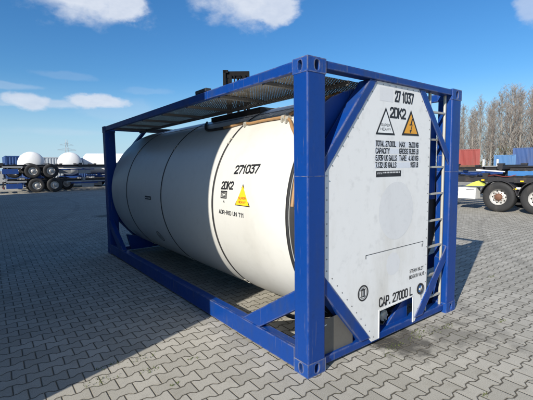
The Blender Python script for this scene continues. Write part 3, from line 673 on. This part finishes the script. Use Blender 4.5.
# hose along the tank shoulder
def on_cyl(y, deg, lift=.022):
    a = math.radians(deg); r = TR+lift
    return Vector((TC-r*math.cos(a), y, TZ+r*math.sin(a)))
def smooth_path(P, k=6):
    P = [Vector(p) for p in P]; out = []
    for i in range(len(P)-1):
        p0, p1, p2, p3 = P[max(i-1, 0)], P[i], P[i+1], P[min(i+2, len(P)-1)]
        for j in range(k):
            t = j/k; out.append(.5*((2*p1)+(-p0+p2)*t+(2*p0-5*p1+4*p2-p3)*t*t+(-p0+3*p1-3*p2+p3)*t**3))
    return out+[P[-1]]
hp = smooth_path([on_cyl(2.15, 50), on_cyl(1.85, 50.5), on_cyl(1.59, 52), on_cyl(1.42, 50), on_cyl(1.19, 50.5), on_cyl(.98, 50.5), on_cyl(.80, 50), on_cyl(.66, 47), on_cyl(.52, 41), on_cyl(.40, 36), on_cyl(.30, 30), on_cyl(.21, 20), on_cyl(.19, 5)])
hose = MB().tube(hp, .0165, 10).build('air_hose', 'hose', T)
mb = MB().tube(smooth_path([on_cyl(2.95, 66), on_cyl(2.72, 58), on_cyl(2.45, 51), on_cyl(2.15, 50), on_cyl(1.98, 50)]), .017, 10); mb.build('hose_end', 'rubber', hose)
mb = MB().tube(smooth_path([on_cyl(.76, 52), on_cyl(.62, 58), on_cyl(.50, 64), on_cyl(.42, 72)]), .018, 10); mb.build('hose_branch', 'hose', hose)
for y, dg_ in ((1.50, 51), (.80, 50), (.71, 48.5)):
    mb = MB().tube([on_cyl(y+.025, dg_), on_cyl(y-.025, dg_)], .028, 10); c0 = on_cyl(y, dg_-1.5, .0); mb.box(c0.x-.03, c0.x+.03, y-.012, y+.012, c0.z-.01, c0.z+.03); mb.build('hose_clamp', 'steel', hose)

# gear below the tank at the near end
mb = MB().tube(smooth_path([(.55, .20, .36), (.42, .50, .25), (.40, .75, .22), (.55, 1.0, .20), (.9, 1.15, .2)]), .022, 10); mb.build('drain_hose', 'rubber', T)
mb = MB().box(.16, 2.28, .30, .42, .10, .16).box(.40, .62, .22, .46, .16, .20); mb.build('cross_member', 'chassis_blue', T)
mb = MB().box(.116, 2.32, LC-.42, LC-.30, .10, .16); mb.build('cross_member', 'blue', T)
mb = MB()
for sx in (.55, 1.888):
    MB().prism([(sx-.22, .10), (sx+.22, .10), (sx+.30, .30), (sx-.30, .42 if sx < 1 else .30)], 'y', LC-.50, LC-.44).build('saddle', 'blue', T)

# ---------------------------------------------------------------- shed that throws the large shadow (left, out of frame)
sh = thing('storage_shed', 'long grey corrugated metal shed left of the tank container, outside the picture', 'building', (-4.0, .267, 0))
def corr_wall(L, H, pitch=.25, d=.05):
    pts = []; n = int(L/pitch)
    for i in range(n):
        a = i*pitch; pts += [(a, 0), (a+pitch*.35, 0), (a+pitch*.5, d), (a+pitch*.85, d)]
    pts.append((L, 0)); return pts
SL, SH, SW = 27.6, 9.0, 4.0
mb = MB(); P = corr_wall(SL, SH)
mb.add([(-d, y, 0) for y, d in P]+[(-d, y, SH) for y, d in P], [(i, i+1, len(P)+i+1, len(P)+i) for i in range(len(P)-1)])
P2 = corr_wall(SW, SH)
mb.add([(-x, .05-d, 0) for x, d in P2]+[(-x, .05-d, SH) for x, d in P2], [(i, i+1, len(P2)+i+1, len(P2)+i) for i in range(len(P2)-1)])
mb.add([(-x, SL-.05+d, 0) for x, d in P2]+[(-x, SL-.05+d, SH) for x, d in P2], [(i, i+1, len(P2)+i+1, len(P2)+i) for i in range(len(P2)-1)])
mb.box(-SW, -SW+.05, .06, SL-.06, 0, SH)
mb.build('wall', 'shed', sh, recalc=False)
MB().box(-SW-.02, .0, 0, SL, SH, SH+.12).build('roof', 'c_grey', sh)
dr = MB().box(.002, .05, 8, 12, .01, 4.2).build('door', 'c_grey', sh); MB().box(.051, .09, 11.6, 11.7, 1.0, 1.3).build('handle', 'dark_steel', dr)

# ---------------------------------------------------------------- skeletal trailers
def wheel_obj(parent, x, y, z, r, side, near=True):
    # side: -1 outer face looks to local -x
    mb = MB(); s = side
    tyre = [(0, .30*r/.55*.98), (.0, r*.60), (-.012, r*.66), (-.018, r*.80), (-.008, r*.93), (.02, r*.985), (.05, r), (.25, r), (.28, r*.985), (.30, r*.9), (.29, r*.6), (.27, r*.5)]
    n = 40 if near else 24
    rim = [(.018, r*.60), (.004, r*.565), (.03, r*.53), (.10, r*.50), (.115, r*.40), (.075, r*.32), (.06, r*.24), (.02, r*.235), (.0, r*.20), (-.02, r*.16), (-.03, .001)]
    T2 = [(-s*t, q) for t, q in rim]
    mb.lathe([(x_, q) for x_, q in T2[:7]], (0, 0, 0), 'x', n, 0); mb.lathe(T2[6:], (0, 0, 0), 'x', n, 1)
    if near:
        for k in range(10):
            a = k*2*PI/10; cy, cz = r*.40*math.cos(a), r*.40*math.sin(a)
            mb.lathe([(-s*(.098), 0.001), (-s*.098, r*.055)], (0, cy, cz), 'x', 10, 2)  # dark discs painted in for the shaded hand holes
            a += .3; cy, cz = r*.285*math.cos(a), r*.285*math.sin(a)
            mb.lathe([(-s*.075, r*.03), (-s*.045, r*.03), (-s*.045, .001)], (0, cy, cz), 'x', 6, 1)
    w_ = mb.build('wheel', ['silver', 'rust' if near else 'silver', 'rubber'], parent, loc=(x, y, z), recalc=False)
    t = MB().lathe([(-s*a, b) for a, b in tyre], (0, 0, 0), 'x', n, 0)
    if near:
        for k in range(48):
            a = k*2*PI/48; ca, sa = math.cos(a), math.sin(a)
    t.build('tyre', 'rubber', w_, recalc=False)
    return w_
def chassis(label, loc, rz=0, length=12.4, wheels=(0.9, 2.15), r=.55, side=-1, near=False, rail='chassis', group=None, beams_z=(1.05, 1.30), gear=True, guards=True, name='container_trailer', bolster='chassis'):
    # local y runs along the trailer, near side at local x=0, body extends to +x (2.5 m wide)
    t = thing(name, label, 'trailer', loc, rz, group)
    z0, z1 = beams_z; mb = MB()
    for x in (.75, 1.75):
        mb.box(x-.07, x+.07, -1.2, length-1.2, z1-.03, z1).box(x-.07, x+.07, -1.2, length-1.2, z0, z0+.03).box(x-.015, x+.015, -1.2, length-1.2, z0+.03, z1-.03)
    mb.build('main_beam', rail, t)
    for k in range(7): y = -.9+k*(length-.6)/6.5; MB().box(.82, 1.68, y, y+.10, z0+.06, z1-.05).build('cross_member', rail, t)
    for y in (-1.2, length*.33, length*.55, length-1.35):
        MB().box(.02, 2.48, y, y+.18, z1-.10+.002, z1+.07).box(.03, .20, y-.02, y+.2, z1+.07, z1+.13).box(2.30, 2.47, y-.02, y+.2, z1+.07, z1+.13).build('bolster', bolster, t)
    MB().box(.05, 2.45, -1.28, -1.205, z0-.45, z0-.30).box(.6, .68, -1.26, -1.21, z0-.30, z0+.05).box(1.82, 1.90, -1.26, -1.21, z0-.30, z0+.05).build('rear_bumper', 'chassis', t)
    for x in (.12, 2.18): MB().box(x, x+.2, -1.30, -1.282, z0-.44, z0-.31).build('tail_light', 'lamp_red', t)
    for y in wheels:
        wheel_obj(t, .0, y, r, r, -1, near); wheel_obj(t, 2.5, y, r, r, 1, False)
        MB().tube([(.30, y, r), (2.2, y, r)], .07, 10).box(.62, .90, y-.35, y+.35, r+.10, r+.17).box(1.6, 1.88, y-.35, y+.35, r+.10, r+.17).build('axle', 'chassis', t)
        if guards:
            mg = MB(); n = 16; a0, a1 = math.radians(8), math.radians(172); R0 = r+.085
            pts = [(y+R0*math.cos(a0+(a1-a0)*i/n), r+R0*math.sin(a0+(a1-a0)*i/n)) for i in range(n+1)]
            mg.add([(x, p[0], p[1]) for x in (-.02, .42) for p in pts], [(i, i+1, n+2+i, n+1+i) for i in range(n)], 0, True)
            pts2 = [(y+(R0-.035)*math.cos(a0+(a1-a0)*i/n), r+(R0-.035)*math.sin(a0+(a1-a0)*i/n)) for i in range(n+1)]
            mg.add([(-.02, p[0], p[1]) for p in pts]+[(-.02, p[0], p[1]) for p in pts2], [(i, i+1, n+2+i, n+1+i) for i in range(n)], 0)
            mg.build('mudguard', 'chassis', t, recalc=False)
    if gear:
        for x in (.45, 2.0): MB().box(x, x+.10, length-4.3, length-4.2, .06, z0+.1).box(x-.06, x+.16, length-4.38, length-4.12, 0.005, .06).build('landing_leg', 'chassis_grey', t)
    return t

# right: trailer beside the yard, axis along y
R1 = chassis('black skeletal container trailer with a white side box, nearest one right of the tank container', (13.1, 0, 0), wheels=(1.2, 2.45, 3.70), near=True, r=.55, group='trailers parked on the right')
for ch in kids(R1): pass
bxo = MB().box(.0, .42, 4.50, 5.16, .43, .87).build('side_box', 'far_white', R1, bevel=.01); MB().box(-.004, -.001, 4.55, 4.85, .775, .800).build('label_strip', 'chassis', bxo)
MB().prism([(4.16, .95), (4.86, .93), (4.62, 1.06), (4.40, 1.14)], 'x', -.03, .35).build('reflective_sheet', 'hivis', R1)
MB().box(.04, .10, 1.6, 9.5, 1.10, 1.28).build('side_rail', 'chassis', R1)
MB().box(.2, .8, 5.6, 6.6, .50, .95).build('toolbox', 'chassis', R1)
for y, z in ((4.2, 1.14), (2.9, 1.12), (3.1, .84)): MB().box(-.01, .04, y, y+.10, z, z+.05).build('side_marker', 'yellow', R1)
MB().box(-.0, .05, 2.98, 3.12, .86, .93).build('reflector', 'sign_white', R1)
R2 = chassis('dark skeletal trailer frame stacked on top of the black trailer with the white side box', (13.35, -.4, 0), wheels=(), near=False, beams_z=(1.50, 1.66), gear=False, bolster='chassis', group='trailers parked on the right')
# packers carrying the stacked frame (belong to it)
for y in (.4, 4.2, 8.6):
    for x in (.68, 1.68): MB().box(x, x+.14, y, y+.12, 1.302, 1.50).build('packer', 'chassis', R2)
MB().box(.0, .03, 3.05, 3.9, 1.33, 1.50).build('side_panel', 'light_blue', R2)
MB().box(.0, .03, 1.9, 3.0, 1.33, 1.52).build('side_panel', 'light_blue', R2)
MB().prism([(5.0, 1.52), (4.0, 1.46), (4.0, 1.50), (5.0, 1.57)], 'x', -.02, .03).build('lashing_bar', 'far_white', R2)
for y in (4.4, 4.9): MB().tube([(.35, y, 1.66), (.35, y, 1.95)], .04, 8).build('lock_post', 'far_white', R2)
for k in range(5):
    y = 2.0+k*1.15; q = [(.05, y, 1.42-.05*k % .1), (-.02, y+.3, 1.30), (.0, y+.7, 1.36), (.06, y+1.0, 1.30)]
    MB().tube(smooth_path([(a, b, c_) for a, b, c_ in q]), .012, 6).build('air_line', 'c_red' if k % 2 else 'rubber', R1)
for k in range(4): MB().box(.30, .34, 4.3+k*.9, 4.9+k*.9, 1.665, 1.70+.03*(k % 3)).build('loose_bar', 'rust' if k % 2 else 'chassis_grey', R2)
R3 = chassis('blue skeletal trailer parked behind the black trailers on the right', (17.2, 1.0, 0), wheels=(1.2, 2.45), r=.52, rail='chassis_blue', bolster='chassis_blue', group='trailers parked on the right')
R4 = copy_tree(R3, (21.2, 3.5, 0), 'blue skeletal trailer in the third row, behind the first blue one')
R5 = chassis('grey skeletal trailer in the back row in front of the far containers', (26.0, 5.5, 0), wheels=(1.2, 2.45), r=.52, rail='chassis_grey', bolster='chassis', group='trailers parked on the right')
R6 = chassis('rusty dark trailer frame stacked on the blue trailer behind the black ones', (17.3, .4, 0), wheels=(), beams_z=(1.45, 1.60), gear=False, rail='rust', group='trailers parked on the right')
for y in (.4, 4.2, 8.6):
    for x in (.68, 1.68): MB().box(x, x+.14, y, y+.12, 1.302, 1.45).build('packer', 'chassis', R6)

# left: trailers stacked in pairs, axis along x (rotated so local y -> +x, near side faces -y)
def left_loc(x0): return (x0, 31.5, 0)
# rz=-90deg: local y -> +x, local x -> -y ; the near side must face -y, so use mirrored placement with near side at local x=2.5
L1 = chassis('black skeletal trailer on the ground carrying a second one, left behind the container', (0.6, 34.0, 0), rz=-PI/2, wheels=(.82, 2.04), r=.55, beams_z=(.78, .98), group='stacked trailers on the left', bolster='chassis_grey')
L2 = chassis('black skeletal trailer stacked on top of the lower one, left behind the container', (0.4, 34.0, 1.10), rz=-PI/2, wheels=(.82, 2.04), r=.55, beams_z=(.84, 1.04), gear=False, group='stacked trailers on the left', bolster='chassis')
L3 = chassis('black skeletal trailer at the far left edge, end to end with the stacked pair', (-13.4, 34.3, 0), rz=-PI/2, wheels=(9.6, 10.85), r=.55, beams_z=(.78, .98), group='stacked trailers on the left', gear=False)
L4 = chassis('upper trailer of the pair at the far left edge', (-13.5, 34.3, 1.10), rz=-PI/2, wheels=(8.2,), r=.55, beams_z=(.84, 1.04), group='stacked trailers on the left', gear=False)
for (t, z, parts) in ((L1, 0, 1), (L2, 0, 1)):
    # local: +y = world +x ; near side plane local x = 2.5
    MB().box(2.50, 2.54, -1.1, .18, z+.80, z+.93).build('side_rail', 'chassis_grey', t)
    MB().box(2.50, 2.54, 2.9, 10.5, z+.74, z+.84).build('side_rail', 'chassis_grey', t)
    MB().box(2.40, 2.50, 3.2, 5.2, z+.62, z+.70).build('side_bar', 'chassis_blue', t)
    MB().box(2.1, 2.5, -1.1, -.1, z+.35, z+.72).build('battery_box', 'chassis_blue', t)
    MB().box(2.3, 2.48, 4.0, 4.9, z+.30, z+.62).build('air_tank', 'chassis_grey', t)

L5 = copy_tree(L1, (1.9, 36.7, 0), 'lower trailer of the second stacked pair, between the front pair and the white tanks')
L6 = copy_tree(L2, (-.6, 36.7, 1.10), 'upper trailer of the second stacked pair, between the front pair and the white tanks')
# white silo / tank vessels behind the left trailers
def vessel(label, loc, rz, R=1.08, L=7.0, zc=2.28):
    t = thing('tank_trailer', label, 'tank trailer', loc, rz, 'white tank trailers behind the stacked trailers')
    pr = [(-.42, .001), (-.41, R*.25), (-.36, R*.5), (-.26, R*.75), (-.12, R*.92), (0, R), (L, R), (L+.12, R*.92), (L+.26, R*.75), (L+.41, R*.25), (L+.42, .001)]
    b = MB().lathe(pr, (0, 0, zc), n=40).build('barrel', 'far_white', t)
    MB().lathe([(2.2, R+.004), (2.2, R+.02), (2.3, R+.02), (2.3, R+.004)], (0, 0, zc), n=40).build('band', 'c_grey', b)
    mb = MB()
    MB().box(-.95, .95, -.1, L, .95, 1.12).box(-1.0, 1.0, -.35, -.25, .55, .75).build('frame', 'chassis_blue', t)
    MB().box(-.6, .6, 1.0, 1.3, 1.12, 1.4).box(-.6, .6, L-1.6, L-1.3, 1.12, 1.4).build('saddle', 'chassis_blue', t)
    for y in (1.0, 2.3):
        for x, s in ((-1.2, -1), (1.2, 1)): wheel_obj(t, x, y, .5, .5, s, False)
        MB().tube([(-.9, y, .5), (.9, y, .5)], .07, 8).build('axle', 'chassis', t)
    for k in (-.35, .05, .30): MB().box(-.30+k*.2, .12+k*.9, -.395-abs(k)*.0, -.39, zc+.30-(k+.35)*.12, zc+.34-(k+.35)*.12).build('red_marking', 'lamp_red', b) if False else None
    return t
V1 = vessel('white round-ended tank trailer, leftmost of the three behind the stacked trailers', (1.75, 37.6, 0), -0.13)
V2 = vessel('white round-ended tank trailer, middle one of the three behind the stacked trailers', (4.85, 37.6, 0), -0.2)
V3 = vessel('white tank trailer with its long side showing, beside the blue corner post of the container', (6.9, 40.2, 0), -1.94)

# shipping containers in the distance
def box_container(label, loc, rz, L, mat, group, H=2.6, W=2.44):
    t = thing('shipping_container', label, 'shipping container', loc, rz, group)
    P = corr_wall(L-.3, H, .28, .04); mb = MB(); n = len(P)
    for x, s in ((0.02, 1), (W-.02, -1)): mb.add([(x+s*d, y+.15, .15) for y, d in P]+[(x+s*d, y+.15, H-.12) for y, d in P], [(i, i+1, n+i+1, n+i) for i in range(n-1)])
    Q = corr_wall(W-.3, H, .28, .04); n = len(Q)
    for y, s in ((.03, 1), (L-.03, -1)): mb.add([(x+.15, y+s*d, .15) for x, d in Q]+[(x+.15, y+s*d, H-.12) for x, d in Q], [(i, i+1, n+i+1, n+i) for i in range(n-1)])
    mb.build('corrugated_walls', mat, t, recalc=False)
    mb = MB()
    for x in (0, W-.15):
        for y in (0, L-.15): mb.box(x, x+.15, y, y+.15, 0, H)
        mb.box(x+.02, x+.13, .15, L-.15, 0.01, .15).box(x+.02, x+.13, .15, L-.15, H-.12, H-.01)
    for y in (0, L-.15): mb.box(.15, W-.15, y+.02, y+.13, .01, .15).box(.15, W-.15, y+.02, y+.13, H-.12, H-.01)
    mb.build('frame', mat, t)
    MB().box(.1, W-.1, .1, L-.1, H-.03, H-.012).build('roof', mat, t)
    return t
GR = 'containers at the far edge of the yard'
# (label, location, rz, length, material)
E_ = [('blue shipping container with vertical ribs, behind the leftmost white tank', (.35, 49.0, .75), 0, 6.06, 'c_blue'),
      ('pale grey ribbed container, behind the gap between two white tanks', (6.9, 46.5, .55), 1.42, 3.2, 'c_grey'),
      ('grey container at the far left edge behind the trailers', (-3.2, 50.0, .6), 0, 6.06, 'c_grey'),
      ('blue container low behind the middle white tank', (10.4, 52.0, .6), 1.5, 6.06, 'c_blue'),
      ('red shipping container seen end-on, beside the right blue corner post', (48.8, 22.48, 1.17), -1.12, 5.0, 'c_red'),
      ('pale blue container, lower one of the two blue ones in front of the trees', (52.4, 19.62, .39), -1.19, 3.0, 'c_sky'),
      ('dark blue container, taller one of the two in front of the trees', (54.5, 18.16, 1.29), -1.22, 2.99, 'c_blue')]
for i, (lb, lo, rz, L, mt) in enumerate(E_):
    o = box_container(lb, (lo[0], lo[1], 0) if True else lo, rz, max(L, 2.99) if False else L, mt, GR)
    o.location.z = lo[2]
    # each raised container rests on its own carrier frame
    if lo[2] > .05: MB().box(.2, 2.24, .1, L-.1, -lo[2], 0 if lo[2] < .3 else -.001).build('carrier', 'chassis', o)

# pylon far away
py_ = thing('power_pylon', 'lattice power pylon on the horizon above the white tanks', 'pylon', (49.0, 300, 0))
mb = MB()
for sx in (-1, 1):
    for sy in (-1, 1): mb.tube([(sx*3, sy*3, 0), (sx*1.0, sy*1.0, 14), (sx*.4, sy*.4, 23)], .09, 4, smooth=False)
for z0 in range(0, 21, 3):
    a = 3-z0*.13; b = 3-(z0+3)*.13
    for sy in (-1, 1): mb.tube([(-a, sy*a, z0), (b, sy*b, z0+3)], .04, 3, smooth=False); mb.tube([(a, sy*a, z0), (-b, sy*b, z0+3)], .04, 3, smooth=False)
mb.build('lattice_mast', 'c_grey', py_)  # galvanised grey, lightened to paint in distance haze
for z, w_ in ((15.5, 6), (19, 4.5)): MB().tube([(-w_, 0, z), (w_, 0, z)], .10, 4).tube([(-w_, 0, z), (0, 0, z+1.4), (w_, 0, z)], .07, 4).build('cross_arm', 'c_grey', py_)

# ---------------------------------------------------------------- lift truck behind the container
fk = thing('lift_truck', 'black lift truck mast rising above the top rail behind the tank container', 'forklift', (6.95, 11.6, 0), -YAW)
mb = MB()
for x in (-.42, .42): mb.box(x-.07, x+.07, -.10, .02, .25, 5.72)
mb.box(-.49, .49, -.12, .04, 5.50, 5.78).box(-.35, .35, -.06, .0, 3.4, 3.5).box(-.35, .35, -.06, .0, 1.6, 1.7)
mb.build('mast', 'black_metal', fk, bevel=.01)
mb = MB()
for x in (-.30, .28): mb.box(x-.05, x+.05, -.22, -.12, .3, 5.62)
mb.tube([(.0, -.05, .5), (.0, -.05, 5.5)], .05, 8).tube([(-.15, -.15, 4.6), (-.13, -.17, 5.6), (.12, -.17, 5.6), (.15, -.1, 4.2)], .022, 6)
mb.box(-.62, -.50, -.20, .0, 5.0, 5.80).box(-.62, -.40, -.20, .0, 5.70, 5.82)
mb.build('inner_mast', 'black_metal', fk)
MB().box(-.6, .6, .35, 2.9, .45, 1.35).box(-.62, .62, 2.4, 3.2, .5, 1.7).build('body', 'orange', fk, bevel=.05)
mb = MB()
for x in (-.52, .48):
    for y in (.75, 2.25): mb.box(x, x+.05, y, y+.05, 1.352, 2.35)
mb.box(-.55, .56, .70, 2.35, 2.352, 2.42).build('overhead_guard', 'dark_steel', fk)
for x, s in ((-.72, -1), (.72, 1)):
    for y in (.5, 2.5): wheel_obj(fk, x, y, .38, .38, s, False)
for x in (-.28, .28): MB().box(x-.06, x+.06, -1.3, -.2, .30, .35).build('fork', 'dark_steel', fk)
MB().box(-.25, .25, 1.5, 2.0, 1.352, 1.5).box(-.25, .25, 1.95, 2.05, 1.5, 1.95).build('seat', 'rubber', fk)

# ---------------------------------------------------------------- bare trees
def bare_tree_mesh(seed, H):
    r = random.Random(seed); tr = MB(); tw = MB(); tw2 = MB()
    def seg(mb, P, r0, r1, n=3): mb.tube(P, r0, n, cap=False, r2=r1)
    lean = (r.uniform(-.25, .25), r.uniform(-.25, .25))
    def tp(t): return Vector((lean[0]*math.sin(t*2.2)*1.2, lean[1]*math.sin(t*2)*1.2, t*H))
    seg(tr, [tp(i/10) for i in range(11)], H*.0135, .02, 7)
    nb = 58
    for i in range(nb):
        t = .10+.87*(i/nb)**.9; a = r.uniform(0, 2*PI); b0 = tp(t)
        ln = H*(.27*(1-t)**.7+.06)*r.uniform(.7, 1.2); el = r.uniform(.8, 1.25)
        d = Vector((math.cos(a)*math.cos(el), math.sin(a)*math.cos(el), math.sin(el)))
        pts = [b0]; 
        for k in range(5):
            d = (d+Vector((r.uniform(-.16, .16), r.uniform(-.16, .16), .10))).normalized(); pts.append(pts[-1]+d*ln/5)
        seg(tr, pts, .034*(1-t)+.018, .010, 4)
        for k in range(1, 6):
            for q in range(2):
                a2 = r.uniform(0, 2*PI); d2 = (d*.7+Vector((math.cos(a2), math.sin(a2), r.uniform(.1, .9)))*.8).normalized()
                l2 = ln*r.uniform(.22, .42); p0 = pts[k]-(pts[k]-pts[k-1])*r.random(); p1 = p0+d2*l2*.5; d3 = (d2+Vector((r.uniform(-.3, .3), r.uniform(-.3, .3), .25))).normalized(); p2 = p1+d3*l2*.5
                mbx = tw if r.random() < .6 else tw2
                seg(mbx, [p0, p1, p2], .011, .005, 3)
                for z in range(3):
                    s0 = p0+(p2-p0)*r.uniform(.25, 1); a3 = r.uniform(0, 2*PI); d4 = (d3*.8+Vector((math.cos(a3), math.sin(a3), r.uniform(-.5, .6)))*.8).normalized(); s1 = s0+d4*r.uniform(.18, .45)
                    sdv = d4.cross(Vector((r.uniform(-1, 1), r.uniform(-1, 1), r.uniform(-1, 1)))).normalized()*.009
                    mbx.add([s0-sdv, s0+sdv, s1+sdv*.8, s1-sdv*.8], [(0, 1, 2, 3)])
    return tr, tw, tw2
TG = 'bare trees beyond the yard'
protos = []
for s in range(4):
    tr, tw, tw2 = bare_tree_mesh(20+s, 12.0)
    t = thing('bare_tree', 'bare tree', 'tree', (0, 0, 0), 0, TG)
    a = tr.build('trunk', 'bark', t, recalc=False); b = tw.build('catkin_crown', 'twig', t, recalc=False); c_ = tw2.build('twig_crown', 'pale_twig', t, recalc=False)
    protos.append(t)
rt_ = random.Random(11); i = 0; used = set()
ys = []
y = 33.5
while y > -4: ys.append((y, 0)); y -= rt_.uniform(1.0, 1.6)
y = 35.5
while y > -4: ys.append((y, 1)); y -= rt_.uniform(1.0, 1.5)
ORD = ['first', 'second', 'third', 'fourth', 'fifth', 'sixth', 'seventh', 'eighth', 'ninth', 'tenth', 'eleventh', 'twelfth', 'thirteenth', 'fourteenth', 'fifteenth', 'sixteenth', 'seventeenth', 'eighteenth', 'nineteenth', 'twentieth', 'twenty-first', 'twenty-second', 'twenty-third', 'twenty-fourth', 'twenty-fifth', 'twenty-sixth', 'twenty-seventh', 'twenty-eighth', 'twenty-ninth', 'thirtieth', 'thirty-first', 'thirty-second', 'thirty-third', 'thirty-fourth', 'thirty-fifth', 'thirty-sixth', 'thirty-seventh', 'thirty-eighth', 'thirty-ninth', 'fortieth']
cnt = [0, 0]
for (y, row) in ys:
    k = rt_.randrange(4)
    hgt = min(1.0, .70+.30*max(0, (31-y))/9) if y < 31 else .70
    hgt *= rt_.uniform(.93, 1.06)
    lb = 'bare leafless tree with grey-brown twigs, %s from the left in the %s row' % (ORD[min(cnt[row], 39)], 'front' if row == 0 else 'back'); cnt[row] += 1
    loc = ((60 if row == 0 else 66)+rt_.uniform(-1.2, 1.2), y, 0)
    if k not in used: o = protos[k]; used.add(k); o.location = loc; o['label'] = lb
    else: o = copy_tree(protos[k], loc, lb)
    o.rotation_euler = (0, 0, rt_.uniform(0, 6.28)); f = hgt*(1.0 if row == 0 else 1.05)*1.0; o.scale = (f*1.12, f*1.12, f)
for k in range(4):
    if k not in used:
        for ch in kids(protos[k]): bpy.data.objects.remove(ch)
        bpy.data.objects.remove(protos[k])
# undergrowth
hg = MB(); r = random.Random(9)
for _ in range(26000):
    y = r.uniform(-6, 46); x = r.uniform(54, 58.5) if not 13.5 < y < 24.5 else r.uniform(58.1, 59.5); top = 2.2+1.3*math.sin(y*.7)*math.sin(y*.31+1)+.8*math.sin(y*1.9)+(.9 if y < 22 else 0)
    z = r.random()**1.3*max(.6, top); a = r.uniform(0, 2*PI); l = r.uniform(.12, .38); d = Vector((math.cos(a)*.6, math.sin(a)*.6, r.uniform(.1, 1))).normalized()
    s = d.cross(Vector((r.uniform(-1, 1), r.uniform(-1, 1), .3))).normalized()*.03; p = Vector((x, y, z))
    hg.add([p-s, p+s, p+d*l], [(0, 1, 2)])
ho = hg.build('undergrowth', 'hedge', recalc=False); ho['kind'] = 'stuff'; tag(ho, 'olive scrub and undergrowth along the foot of the bare trees', 'undergrowth')
